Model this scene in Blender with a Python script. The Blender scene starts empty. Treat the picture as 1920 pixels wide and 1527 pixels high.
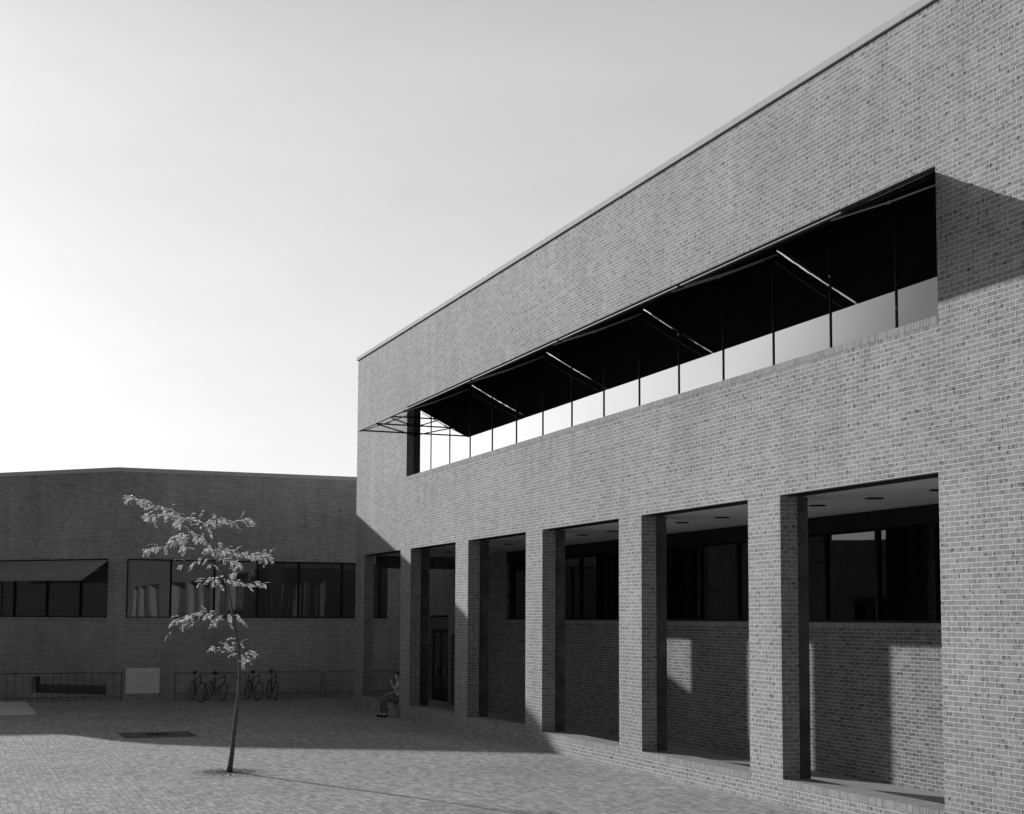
import bpy, bmesh, math, random
from mathutils import Vector, Matrix
R = math.radians
random.seed(7)
sc = bpy.context.scene
col = sc.collection

# ------------------------------------------------------------------ helpers
def tag(o, label=None, cat=None, group=None, kind=None):
    if label: o['label'] = label
    if cat: o['category'] = cat
    if group: o['group'] = group
    if kind: o['kind'] = kind
    return o

def empty(name, loc=(0, 0, 0), rz=0.0, parent=None):
    o = bpy.data.objects.new(name, None)
    col.objects.link(o)
    o.location = loc
    o.rotation_euler = (0, 0, rz)
    o.empty_display_size = .3
    if parent: o.parent = parent
    return o

class MB:
    """collects verts and faces of one mesh"""
    def __init__(s): s.v = []; s.f = []
    def add(s, vs, fs):
        n = len(s.v); s.v += [tuple(v) for v in vs]; s.f += [tuple(i + n for i in f) for f in fs]; return s
    def quad(s, a, b, c, d): return s.add([a, b, c, d], [(0, 1, 2, 3)])
    def box(s, x0, x1, y0, y1, z0, z1):
        v = [(x0, y0, z0), (x1, y0, z0), (x1, y1, z0), (x0, y1, z0), (x0, y0, z1), (x1, y0, z1), (x1, y1, z1), (x0, y1, z1)]
        f = [(0, 3, 2, 1), (4, 5, 6, 7), (0, 1, 5, 4), (1, 2, 6, 5), (2, 3, 7, 6), (3, 0, 4, 7)]
        return s.add(v, f)
    def tube(s, pts, r, n=8, cap=True):
        pts = [Vector(p) for p in pts]
        rs = r if isinstance(r, (list, tuple)) else [r] * len(pts)
        rings = []; up = None
        for i, p in enumerate(pts):
            d = (pts[min(i + 1, len(pts) - 1)] - pts[max(i - 1, 0)])
            d = d.normalized() if d.length > 1e-9 else Vector((0, 0, 1))
            if up is None:
                up = Vector((0, 0, 1)) if abs(d.z) < .9 else Vector((1, 0, 0))
            a = d.cross(up).normalized(); b = a.cross(d).normalized(); up = b
            rings.append([p + (a * math.cos(2 * math.pi * k / n) + b * math.sin(2 * math.pi * k / n)) * rs[i] for k in range(n)])
        vs = [v for rg in rings for v in rg]; fs = []
        for i in range(len(pts) - 1):
            for k in range(n):
                fs.append((i * n + k, i * n + (k + 1) % n, (i + 1) * n + (k + 1) % n, (i + 1) * n + k))
        if cap:
            fs.append(tuple(range(n))[::-1]); fs.append(tuple((len(pts) - 1) * n + k for k in range(n)))
        return s.add(vs, fs)
    def torus(s, c, axis, Rm, r, n=32, m=6, squash=1.0):
        c = Vector(c); ax = Vector(axis).normalized()
        u = ax.orthogonal().normalized(); w = ax.cross(u)
        vs = []; fs = []
        for i in range(n):
            t = 2 * math.pi * i / n; e = u * math.cos(t) + w * math.sin(t)
            for k in range(m):
                q = 2 * math.pi * k / m
                vs.append(c + e * (Rm + r * math.cos(q)) + ax * r * squash * math.sin(q))
        for i in range(n):
            for k in range(m):
                fs.append((i * m + k, ((i + 1) % n) * m + k, ((i + 1) % n) * m + (k + 1) % m, i * m + (k + 1) % m))
        return s.add(vs, fs)
    def disc(s, c, r, n=24, z=None):
        vs = [(c[0] + r * math.cos(2 * math.pi * k / n), c[1] + r * math.sin(2 * math.pi * k / n), c[2]) for k in range(n)]
        return s.add(vs, [tuple(range(n))])
    def build(s, name, mat, parent=None, loc=None, rz=0.0, smooth=False, bevel=0.0):
        me = bpy.data.meshes.new(name); me.from_pydata(s.v, [], s.f); me.update()
        if bevel > 0 or True:
            bm = bmesh.new(); bm.from_mesh(me)
            bmesh.ops.recalc_face_normals(bm, faces=bm.faces) if s.v and not getattr(s, 'keep', False) else None
            if bevel > 0:
                bmesh.ops.bevel(bm, geom=list(bm.edges), offset=bevel, segments=1, affect='EDGES')
            bm.to_mesh(me); bm.free()
        if smooth: me.polygons.foreach_set('use_smooth', [True] * len(me.polygons))
        me.materials.append(mat)
        o = bpy.data.objects.new(name, me); col.objects.link(o)
        if loc: o.location = loc
        o.rotation_euler = (0, 0, rz)
        if parent: o.parent = parent
        return o

def wall_grid(x0, x1, z0, z1, t, opens):
    """wall slab, front at y=0, back at y=t, with rectangular openings (x0,x1,z0,z1): one manifold shell"""
    xs = sorted({x0, x1} | {c for o in opens for c in o[:2] if x0 < c < x1})
    zs = sorted({z0, z1} | {c for o in opens for c in o[2:] if z0 < c < z1})
    nx, nz = len(xs) - 1, len(zs) - 1
    def solid(i, k):
        if i < 0 or k < 0 or i >= nx or k >= nz: return False
        cx = (xs[i] + xs[i + 1]) / 2; cz = (zs[k] + zs[k + 1]) / 2
        return not any(o[0] < cx < o[1] and o[2] < cz < o[3] for o in opens)
    m = MB(); m.keep = True
    for i in range(nx):
        for k in range(nz):
            if not solid(i, k): continue
            a, b, c, d = xs[i], xs[i + 1], zs[k], zs[k + 1]
            m.quad((a, 0, c), (b, 0, c), (b, 0, d), (a, 0, d))
            m.quad((b, t, c), (a, t, c), (a, t, d), (b, t, d))
            if not solid(i - 1, k): m.quad((a, t, c), (a, 0, c), (a, 0, d), (a, t, d))
            if not solid(i + 1, k): m.quad((b, 0, c), (b, t, c), (b, t, d), (b, 0, d))
            if not solid(i, k - 1): m.quad((a, t, c), (b, t, c), (b, 0, c), (a, 0, c))
            if not solid(i, k + 1): m.quad((a, 0, d), (b, 0, d), (b, t, d), (a, t, d))
    return m

# ------------------------------------------------------------------ materials (black and white photograph: greys only)
def newmat(name):
    m = bpy.data.materials.new(name); m.use_nodes = True
    nt = m.node_tree; b = nt.nodes['Principled BSDF']
    return m, nt, b
def g(v): return (v, v, v, 1)
def L(nt, a, b): nt.links.new(a, b)
def math_node(nt, op, a, b=None, c=None):
    n = nt.nodes.new('ShaderNodeMath'); n.operation = op
    for i, x in enumerate((a, b, c)):
        if x is None: continue
        if isinstance(x, (int, float)): n.inputs[i].default_value = x
        else: L(nt, x, n.inputs[i])
    return n.outputs[0]
def mixc(nt, fac, a, b, mode='MIX'):
    n = nt.nodes.new('ShaderNodeMix'); n.data_type = 'RGBA'; n.blend_type = mode
    for sock, x in ((n.inputs[0], fac), (n.inputs[6], a), (n.inputs[7], b)):
        if isinstance(x, (int, float)): sock.default_value = x
        elif isinstance(x, tuple): sock.default_value = x
        else: L(nt, x, sock)
    return n.outputs[2]
def noise(nt, vec, scale, detail=3, rough=.5):
    n = nt.nodes.new('ShaderNodeTexNoise'); n.inputs['Scale'].default_value = scale
    n.inputs['Detail'].default_value = detail; n.inputs['Roughness'].default_value = rough
    if vec is not None: L(nt, vec, n.inputs['Vector'])
    return n.outputs['Fac']
def ramp(nt, fac, p0, v0, p1, v1):
    n = nt.nodes.new('ShaderNodeMapRange'); n.clamp = True
    L(nt, fac, n.inputs[0]); n.inputs[1].default_value = p0; n.inputs[2].default_value = p1
    n.inputs[3].default_value = v0; n.inputs[4].default_value = v1
    return n.outputs[0]

def simple(name, v, rough=.6, metal=0.0, var=.15, scale=6.0, spec=.15, bump=0.0):
    m, nt, b = newmat(name)
    tc = nt.nodes.new('ShaderNodeTexCoord')
    nz = noise(nt, tc.outputs['Object'], scale, 5, .6)
    f = ramp(nt, nz, .3, v * (1 - var), .7, v * (1 + var))
    c = nt.nodes.new('ShaderNodeCombineColor')
    for i in range(3): L(nt, f, c.inputs[i])
    L(nt, c.outputs[0], b.inputs['Base Color'])
    b.inputs['Roughness'].default_value = rough; b.inputs['Metallic'].default_value = metal
    b.inputs['Specular IOR Level'].default_value = spec
    if bump:
        bp = nt.nodes.new('ShaderNodeBump'); bp.inputs['Strength'].default_value = bump; bp.inputs['Distance'].default_value = .01
        L(nt, nz, bp.inputs['Height']); L(nt, bp.outputs[0], b.inputs['Normal'])
    return m

def brick_mat(name, bw, rh, mort, c1, c2, cm, smudge=.6, rowlock=False, stain=.12):
    m, nt, b = newmat(name)
    tc = nt.nodes.new('ShaderNodeTexCoord')
    so = nt.nodes.new('ShaderNodeSeparateXYZ'); L(nt, tc.outputs['Object'], so.inputs[0])
    sn = nt.nodes.new('ShaderNodeSeparateXYZ'); L(nt, tc.outputs['Normal'], sn.inputs[0])
    isx = math_node(nt, 'GREATER_THAN', math_node(nt, 'ABSOLUTE', sn.outputs[0]), .6)
    isz = math_node(nt, 'GREATER_THAN', math_node(nt, 'ABSOLUTE', sn.outputs[2]), .6)
    def sel(f, a, c):   # f ? c : a
        return math_node(nt, 'ADD', math_node(nt, 'MULTIPLY', a, math_node(nt, 'SUBTRACT', 1.0, f)), math_node(nt, 'MULTIPLY', c, f))
    u = sel(isx, so.outputs[0], math_node(nt, 'ADD', so.outputs[1], 50.0 * bw))
    v = sel(isz, so.outputs[2], so.outputs[1])
    u = math_node(nt, 'ADD', u, 400 * bw); 
    if rowlock: v = math_node(nt, 'ADD', v, 30.0)
    else: v = math_node(nt, 'ADD', v, 200 * rh)
    cv = nt.nodes.new('ShaderNodeCombineXYZ'); L(nt, u, cv.inputs[0]); L(nt, v, cv.inputs[1])
    # slightly uneven lines, as laid by hand
    wob = nt.nodes.new('ShaderNodeTexNoise'); wob.inputs['Scale'].default_value = 9.0; L(nt, tc.outputs['Object'], wob.inputs['Vector'])
    wv = nt.nodes.new('ShaderNodeVectorMath'); wv.operation = 'MULTIPLY_ADD'
    L(nt, wob.outputs['Color'], wv.inputs[0]); wv.inputs[1].default_value = (.006, .004, 0); L(nt, cv.outputs[0], wv.inputs[2])
    bt = nt.nodes.new('ShaderNodeTexBrick')
    bt.offset = 0.5; bt.inputs['Scale'].default_value = 1.0
    bt.inputs['Brick Width'].default_value = bw
    bt.inputs['Row Height'].default_value = 60.0 if rowlock else rh
    bt.inputs['Mortar Size'].default_value = mort
    bt.inputs['Mortar Smooth'].default_value = .25
    bt.inputs['Bias'].default_value = 0.0
    bt.inputs['Color1'].default_value = g(c1); bt.inputs['Color2'].default_value = g(c2); bt.inputs['Mortar'].default_value = g(cm)
    L(nt, wv.outputs[0], bt.inputs['Vector'])
    # wire-cut face: vertical streaks and dark fired smudges near some brick ends
    mp = nt.nodes.new('ShaderNodeMapping'); mp.inputs['Scale'].default_value = (70, 9, 1); L(nt, cv.outputs[0], mp.inputs[0])
    st = noise(nt, mp.outputs[0], 1.0, 2, .6)
    mp2 = nt.nodes.new('ShaderNodeMapping'); mp2.inputs['Scale'].default_value = (20, 12, 1); L(nt, cv.outputs[0], mp2.inputs[0])
    sm = noise(nt, mp2.outputs[0], 1.0, 2, .5)
    smf = ramp(nt, sm, .59, 0.0, .69, smudge)
    stf = ramp(nt, st, .3, .82, .7, 1.12)
    dk = math_node(nt, 'MULTIPLY', stf, math_node(nt, 'SUBTRACT', 1.0, smf))
    nb = math_node(nt, 'SUBTRACT', 1.0, bt.outputs['Fac'])
    # only bricks, not mortar
    k = math_node(nt, 'ADD', math_node(nt, 'MULTIPLY', dk, nb), bt.outputs['Fac'])
    big = noise(nt, tc.outputs['Object'], .35, 5, .6)
    k = math_node(nt, 'MULTIPLY', k, ramp(nt, big, .3, 1 - stain, .7, 1 + stain))
    mp3 = nt.nodes.new('ShaderNodeMapping'); mp3.inputs['Scale'].default_value = (2.6, .22, 1); L(nt, cv.outputs[0], mp3.inputs[0])
    run = noise(nt, mp3.outputs[0], 1.0, 4, .65)     # rain streaks down the wall
    k = math_node(nt, 'MULTIPLY', k, ramp(nt, run, .35, .91, .65, 1.05))
    kc = nt.nodes.new('ShaderNodeCombineColor')
    for i in range(3): L(nt, k, kc.inputs[i])
    cc = mixc(nt, 1.0, bt.outputs['Color'], kc.outputs[0], 'MULTIPLY')
    L(nt, cc, b.inputs['Base Color'])
    b.inputs['Roughness'].default_value = .9; b.inputs['Specular IOR Level'].default_value = .2
    h = math_node(nt, 'ADD', math_node(nt, 'MULTIPLY', bt.outputs['Fac'], -1.0), math_node(nt, 'MULTIPLY', st, .25))
    bp = nt.nodes.new('ShaderNodeBump'); bp.inputs['Strength'].default_value = .35; bp.inputs['Distance'].default_value = .004
    L(nt, h, bp.inputs['Height']); L(nt, bp.outputs[0], b.inputs['Normal'])
    return m

BW, RH = .2032, .0677
M = {}
M['brick'] = brick_mat('brick_running_bond', BW, RH, .0052, .26, .36, .60, smudge=.85)
M['brick_wing'] = brick_mat('brick_running_bond_shaded', BW, RH, .0058, .31, .43, .70, smudge=.45, stain=.22)
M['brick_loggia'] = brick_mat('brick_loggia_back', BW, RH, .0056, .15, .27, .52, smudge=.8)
M['rowlock'] = brick_mat('brick_rowlock', RH, .1, .0048, .25, .36, .50, smudge=.3, rowlock=True)
M['rowlock_wing'] = brick_mat('brick_rowlock_wing', RH, .1, .0048, .28, .42, .60, smudge=.3, rowlock=True)
M['coping'] = simple('coping_stone', .45, .85, 0, .06, 1.2)
M['coping_wing'] = simple('coping_metal_wing', .62, .6, 0, .08, 1.2)
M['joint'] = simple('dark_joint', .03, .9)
M['concrete_dark'] = simple('board_marked_concrete', .11, .8, 0, .45, 2.2, .3)
M['plaster'] = simple('white_soffit', .68, .85, 0, .05, 1.0, .1)
M['concrete'] = simple('concrete_floor', .34, .85, 0, .12, 3.0, .2)
M['pad'] = simple('pale_concrete_pad', .70, .85, 0, .10, 2.0, .2)
M['frame'] = simple('dark_window_frame', .014, .6, 0, .2, 3)
M['alu'] = simple('awning_rail_metal', .45, .35, .6, .1, 8)
M['bar'] = simple('front_bar_metal', .045, .6, .0, .1, 8)
M['arm'] = simple('arm_metal', .34, .5, .2, .05, 8)
M['black_metal'] = simple('black_painted_steel', .05, .5, .0, .2, 10)
M['rack'] = simple('galvanised_rack', .22, .5, .4, .2, 10)
M['chrome'] = simple('chrome_parts', .34, .35, .7, .1, 20)
M['rubber'] = simple('tyre_rubber', .06, .8)
M['door'] = simple('dark_door_paint', .018, .35, 0, .2, 3)
M['panel'] = simple('door_head_panel', .13, .7, 0, .1, 3)
M['mark'] = simple('engraved_marks', .42, .9)
M['sign'] = simple('pale_stone_tablet', .88, .8, 0, .10, 14, .2)
M['trim'] = simple('pale_window_trim', .5, .7)
M['roof'] = simple('roof_gravel', .25, .9)
M['iron'] = simple('cast_iron_grate', .16, .7, .2, .25, 12)
M['soil'] = simple('dark_soil', .012, .95)
M['setts'] = simple('dark_square_paving', .10, .9, 0, .2, 10)

def glass(name, base, ior, rough=.0, wave=0.0, wscale=.8):
    m, nt, b = newmat(name)
    b.inputs['Base Color'].default_value = g(base); b.inputs['Roughness'].default_value = rough
    b.inputs['IOR'].default_value = ior; b.inputs['Specular IOR Level'].default_value = .5
    if wave:
        tc = nt.nodes.new('ShaderNodeTexCoord')
        mp = nt.nodes.new('ShaderNodeMapping'); mp.inputs['Scale'].default_value = (1.0, 1.0, .35); L(nt, tc.outputs['Object'], mp.inputs[0])
        nz = noise(nt, mp.outputs[0], wscale, 1, .4)
        bp = nt.nodes.new('ShaderNodeBump'); bp.inputs['Strength'].default_value = 1.0; bp.inputs['Distance'].default_value = wave
        L(nt, nz, bp.inputs['Height']); L(nt, bp.outputs[0], b.inputs['Normal'])
    return m
M['glass_up'] = glass('upper_ribbon_glass', .004, 1.95, 0, .0012, .5)
M['glass_low'] = glass('loggia_glass', .004, 1.55, 0, .003, .5)
M['glass_wing'] = glass('wing_glass', .07, 1.9, .01, .010, .6)  # base tone lifted to paint in haze, and for pale curtains behind

def fabric(name, v):
    m, nt, b = newmat(name)
    tc = nt.nodes.new('ShaderNodeTexCoord')
    nz = noise(nt, tc.outputs['Object'], 2.5, 4, .6)
    f = ramp(nt, nz, .3, v * .85, .7, v * 1.15)
    c = nt.nodes.new('ShaderNodeCombineColor')
    for i in range(3): L(nt, f, c.inputs[i])
    L(nt, c.outputs[0], b.inputs['Base Color']); b.inputs['Roughness'].default_value = .95
    b.inputs['Specular IOR Level'].default_value = .1
    return m
M['canvas'] = fabric('awning_canvas', .045)
M['canvas_wing'] = fabric('awning_canvas_wing', .36)

# paving
def paving(name, bw=.205, rh=.105):
    m, nt, b = newmat(name)
    tc = nt.nodes.new('ShaderNodeTexCoord')
    wob = nt.nodes.new('ShaderNodeTexNoise'); wob.inputs['Scale'].default_value = 2.2; wob.inputs['Detail'].default_value = 4; L(nt, tc.outputs['Object'], wob.inputs['Vector'])
    wv = nt.nodes.new('ShaderNodeVectorMath'); wv.operation = 'MULTIPLY_ADD'
    L(nt, wob.outputs['Color'], wv.inputs[0]); wv.inputs[1].default_value = (.16, .12, 0); L(nt, tc.outputs['Object'], wv.inputs[2])
    bt = nt.nodes.new('ShaderNodeTexBrick'); bt.offset = .5
    bt.inputs['Scale'].default_value = 1; bt.inputs['Brick Width'].default_value = bw; bt.inputs['Row Height'].default_value = rh
    bt.inputs['Mortar Size'].default_value = .0045; bt.inputs['Mortar Smooth'].default_value = .3
    bt.inputs['Color1'].default_value = g(.33); bt.inputs['Color2'].default_value = g(.50); bt.inputs['Mortar'].default_value = g(.17)
    L(nt, wv.outputs[0], bt.inputs['Vector'])
    n1 = noise(nt, tc.outputs['Object'], .25, 6, .62)
    n2 = noise(nt, tc.outputs['Object'], 30, 3, .6)
    n3 = noise(nt, tc.outputs['Object'], 5, 4, .7)
    k = math_node(nt, 'MULTIPLY', ramp(nt, n1, .3, .86, .7, 1.12), ramp(nt, n2, .3, .8, .7, 1.18))
    mpv = nt.nodes.new('ShaderNodeMapping'); mpv.inputs['Scale'].default_value = (2.0, 6.5, 1); L(nt, tc.outputs['Object'], mpv.inputs[0])
    n4 = noise(nt, mpv.outputs[0], 1.3, 5, .75)
    k = math_node(nt, 'MULTIPLY', k, ramp(nt, n3, .25, .75, .6, 1.08))
    k = math_node(nt, 'MULTIPLY', k, ramp(nt, n4, .3, .72, .68, 1.22))
    vo = nt.nodes.new('ShaderNodeTexVoronoi'); vo.inputs['Scale'].default_value = 3.6; L(nt, mpv.outputs[0], vo.inputs['Vector'])
    vs_ = nt.nodes.new('ShaderNodeSeparateColor'); L(nt, vo.outputs['Color'], vs_.inputs[0])
    k = math_node(nt, 'MULTIPLY', k, ramp(nt, vs_.outputs[0], .0, .86, 1.0, 1.12))
    kc = nt.nodes.new('ShaderNodeCombineColor')
    for i in range(3): L(nt, k, kc.inputs[i])
    L(nt, mixc(nt, 1.0, bt.outputs['Color'], kc.outputs[0], 'MULTIPLY'), b.inputs['Base Color'])
    b.inputs['Roughness'].default_value = .9; b.inputs['Specular IOR Level'].default_value = .2
    # each paver sits at its own height and tilt
    bt2 = nt.nodes.new('ShaderNodeTexBrick'); bt2.offset = .5
    for k_, v_ in (('Scale', 1), ('Brick Width', bw), ('Row Height', rh), ('Mortar Size', .006), ('Mortar Smooth', .6)): bt2.inputs[k_].default_value = v_
    bt2.inputs['Color1'].default_value = g(.1); bt2.inputs['Color2'].default_value = g(1); bt2.inputs['Mortar'].default_value = g(0)
    L(nt, wv.outputs[0], bt2.inputs['Vector'])
    sx = nt.nodes.new('ShaderNodeSeparateColor'); L(nt, bt2.outputs['Color'], sx.inputs[0])
    h = math_node(nt, 'ADD', math_node(nt, 'MULTIPLY', sx.outputs[0], .5), math_node(nt, 'ADD', math_node(nt, 'MULTIPLY', n2, .25), math_node(nt, 'MULTIPLY', n3, .9)))
    bp = nt.nodes.new('ShaderNodeBump'); bp.inputs['Strength'].default_value = .55; bp.inputs['Distance'].default_value = .012
    L(nt, h, bp.inputs['Height']); L(nt, bp.outputs[0], b.inputs['Normal'])
    return m
M['paving'] = paving('brick_paving')

def leafmat():
    m, nt, b = newmat('locust_leaf')
    oi = nt.nodes.new('ShaderNodeTexCoord')
    nz = noise(nt, oi.outputs['Object'], 14, 2)
    f = ramp(nt, nz, .3, .55, .7, .88)
    c = nt.nodes.new('ShaderNodeCombineColor')
    for i in range(3): L(nt, f, c.inputs[i])
    L(nt, c.outputs[0], b.inputs['Base Color']); b.inputs['Roughness'].default_value = .45
    tr = nt.nodes.new('ShaderNodeBsdfTranslucent'); L(nt, c.outputs[0], tr.inputs[0])
    mx = nt.nodes.new('ShaderNodeMixShader'); mx.inputs[0].default_value = .42
    L(nt, b.outputs[0], mx.inputs[1]); L(nt, tr.outputs[0], mx.inputs[2])
    L(nt, mx.outputs[0], nt.nodes['Material Output'].inputs[0])
    return m
M['leaf'] = leafmat()
M['bark'] = simple('young_bark', .13, .85, 0, .35, 18, .3, .6)

# ------------------------------------------------------------------ ground
gm = MB(); gm.quad((-900, -900, 0), (900, -900, 0), (900, 900, 0), (-900, 900, 0))
tag(gm.build('ground', M['paving']), 'brick paved plaza, sunlit in front and shaded at the back', 'ground', kind='structure')
pm = MB(); pm.box(-5.6, .95, -13.4, -9.62, -.05, .03)
tag(pm.build('concrete_pad', M['pad']), 'pale flat concrete pad in the plaza at the left edge', 'pavement', kind='structure')

# ------------------------------------------------------------------ main building
XL, XR = 0.0, 52.0
OPX = [(1.06 + 4.845 * n, 4.93 + 4.845 * n) for n in range(6)]
OPX_ALL = OPX + [(33.9, 37.8), (38.75, 42.6), (43.6, 47.5)]
LINT, LEDGE, SILL, HEAD, TOP = 4.797, .298, 6.867, 8.885, 11.10
B = empty('brick_building', (0, 0, 0))
tag(B, 'long two storey brick building with sunlit facade, row of square openings and a ribbon window', 'building')
WIN = (5.415, 29.21, SILL - .1, HEAD)
opens = [(a, b, LEDGE, LINT) for a, b in OPX_ALL] + [WIN]
w = wall_grid(XL, XR, 0, TOP, .305, opens)
w.build('wall', M['brick'], B)
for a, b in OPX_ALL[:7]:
    MB().box(a + .003, b - .003, .004, .40, LINT - .012, LINT - .002).build('lintel_shade_strip', M['frame'], B)  # black strip paints the shade on the underside of the lintel
# rowlock ledges closing the foot of each opening: a person can sit on them
for a, b in OPX_ALL[:7]:
    MB().box(a + .002, b - .002, -.004, .480, LEDGE - .002, LEDGE + .102).build('ledge', M['rowlock'], B)
    MB().box(a + .003, b - .003, .307, .470, 0, LEDGE - .003).build('ledge_backing', M['concrete_dark'], B)
# dark concrete backing piers behind the brick piers
edges = [0.0] + [c for p in OPX_ALL for c in p] + [XR]
for i in range(0, len(edges) - 1, 2):
    a, b = edges[i], edges[i + 1]
    if a > 31 or i == 0: continue
    MB().box(a + .001 if i else .012, min(b, 31) - .18, .307, .62, 0, 4.79).build('concrete_pier', M['concrete_dark'], B)
MB().box(.012, XR, .307, 15, 4.802, 6.5).build('ceiling', M['plaster'], B)
# side and roof of the upper floor
side = wall_grid(.0, 14.7, 4.802, TOP, .25, [])
MB().box(0.0, .305, .309, 15, 6.502, TOP).build('side_wall', M['brick'], B)
MB().box(.31, XR, .55, 15, 10.6, 10.95).build('roof', M['roof'], B)
MB().box(.02, .28, .63, 3.25, 4.42, 4.80).build('end_beam', M['concrete_dark'], B)
# coping stones, one mesh of separate slabs with open joints
cp = MB(); x = -.035
jx = [28.67 - 1.305 * k for k in range(0, 22)][::-1] + [28.67 + 1.305 * k for k in range(1, 18)]
prev = -.045
for xx in jx + [XR]:
    if xx <= prev + .2: continue
    cp.box(prev, xx - .007, -.045, .34, TOP + .022, TOP + .128); prev = xx
cp.build('coping', M['coping'], B)
MB().box(.01, XR - .01, .012, .30, TOP + .001, TOP + .021).build('coping_bed', M['joint'], B)
# ribbon window of the upper floor
GY = .205
wn = empty('window', (0, 0, 0), parent=B)
def pane_mesh(x0, x1, z0, z1, y): 
    m = MB(); m.keep = True; m.quad((x0, y, z0), (x1, y, z0), (x1, y, z1), (x0, y, z1)); return m
mull = [5.415 + 1.6165 * k for k in range(1, 15)]
cuts = [5.415] + mull + [29.21]
wn_mesh = MB(); wn_mesh.keep = True
for i in range(len(cuts) - 1):
    wn_mesh.quad((cuts[i], GY, SILL), (cuts[i + 1], GY, SILL), (cuts[i + 1], GY, HEAD), (cuts[i], GY, HEAD))
bpy.data.objects.remove(wn)
wn = wn_mesh.build('window', M['glass_up'], B)
for xm in mull:
    MB().box(xm - .016, xm + .016, GY - .014, GY + .02, SILL + .002, HEAD - .002).build('mullion', M['frame'], wn)
fr = MB(); fr.box(5.417, 29.208, GY - .05, GY + .03, HEAD - .05, HEAD - .001); fr.box(5.417, 29.208, GY - .03, GY + .03, SILL + .001, SILL + .025)
fr.build('frame', M['frame'], wn)
MB().box(5.417, 29.208, -.004, .25, SILL - .102, SILL).build('sill', M['rowlock'], wn)
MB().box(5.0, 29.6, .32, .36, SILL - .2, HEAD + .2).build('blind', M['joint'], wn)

# back wall of the loggia
BY = 3.3
WZ0, WZ1 = 2.80, 4.48
DOOR = (-2.46, -.46, 0.02, 2.92)
SIDE = (-.17, .95, 0.02, 2.30)
bw_open = [(4.80, 49.0, WZ0, 4.796), DOOR, SIDE]
bw = wall_grid(-5.99, XR, 0, 4.798, .3, bw_open)
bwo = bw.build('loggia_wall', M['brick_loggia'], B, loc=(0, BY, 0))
MB().box(-5.99, -.002, BY, 12, 4.80, 7.9).build('link_block', M['brick_wing'], B)
lw_cuts = [4.80] + [5.19 + 1.6256 * k for k in range(0, 27)] + [49.0]
lw = MB(); lw.keep = True
for i in range(len(lw_cuts) - 1):
    y = BY + .10
    lw.quad((lw_cuts[i], y, WZ0), (lw_cuts[i + 1], y, WZ0), (lw_cuts[i + 1], y, WZ1), (lw_cuts[i], y, WZ1))
lwo = lw.build('window', M['glass_low'], B)
fm = MB(); fm.box(4.802, 48.99, BY + .03, BY + .14, WZ1 + .001, 4.795); fm.build('frame', M['frame'], lwo)
MB().box(4.802, 48.99, BY + .05, BY + .13, WZ0 + .001, WZ0 + .045).build('frame', M['frame'], lwo)
for xm in lw_cuts[1:-1]:
    if xm > 33: continue
    MB().box(xm - .03, xm + .03, BY + .045, BY + .12, WZ0 + .047, WZ1 - .001).build('mullion', M['frame'], lwo)
MB().box(4.802, 34, BY - .006, BY + .09, WZ0 - .102, WZ0 - .001).build('sill', M['rowlock'], lwo)
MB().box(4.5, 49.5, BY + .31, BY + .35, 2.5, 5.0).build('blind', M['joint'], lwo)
# double door
for k, (a, b) in enumerate(((-2.42, -1.475), (-1.445, -.50))):
    d = MB(); d.box(a, b, BY + .10, BY + .15, .05, 2.44)
    do = d.build('door', M['door'], B)
    pn = MB(); pn.box(a + .10, b - .10, BY + .094, BY + .10, .30, 2.32); pn.build('pane', M['glass_low'], do)
    hx = (a + .55) if k == 0 else (a + .49)
    MB().tube([(hx + .06, BY + .10, 1.19), (hx, BY + .03, 1.19), (hx, BY + .03, .90), (hx + .06, BY + .10, .90)], .013).build('handle', M['chrome'], do)
MB().box(-2.458, -.462, BY + .04, BY + .16, 2.45, 2.86).build('door_panel', M['panel'], B)
MB().box(-2.458, -.462, BY + .02, BY + .16, 0.0, .045).build('threshold', M['trim'], B)
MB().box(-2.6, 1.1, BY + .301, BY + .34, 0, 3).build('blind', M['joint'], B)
sd = MB().box(-.165, .945, BY + .12, BY + .15, .03, 2.295).build('side_door', M['door'], B)
# floor of the loggia
MB().box(-5.97, XR, .484, BY - .001, -.05, .006).build('loggia_floor', M['concrete'], B)
# recessed ceiling lights
for k in range(-10, 9):
    x = 20.43 + 1.63 * k
    dl = MB(); dl.tube([(x, 1.73, 4.789), (x, 1.73, 4.801)], .15, 24)
    d1 = dl.build('downlight', M['frame'], B)

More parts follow.
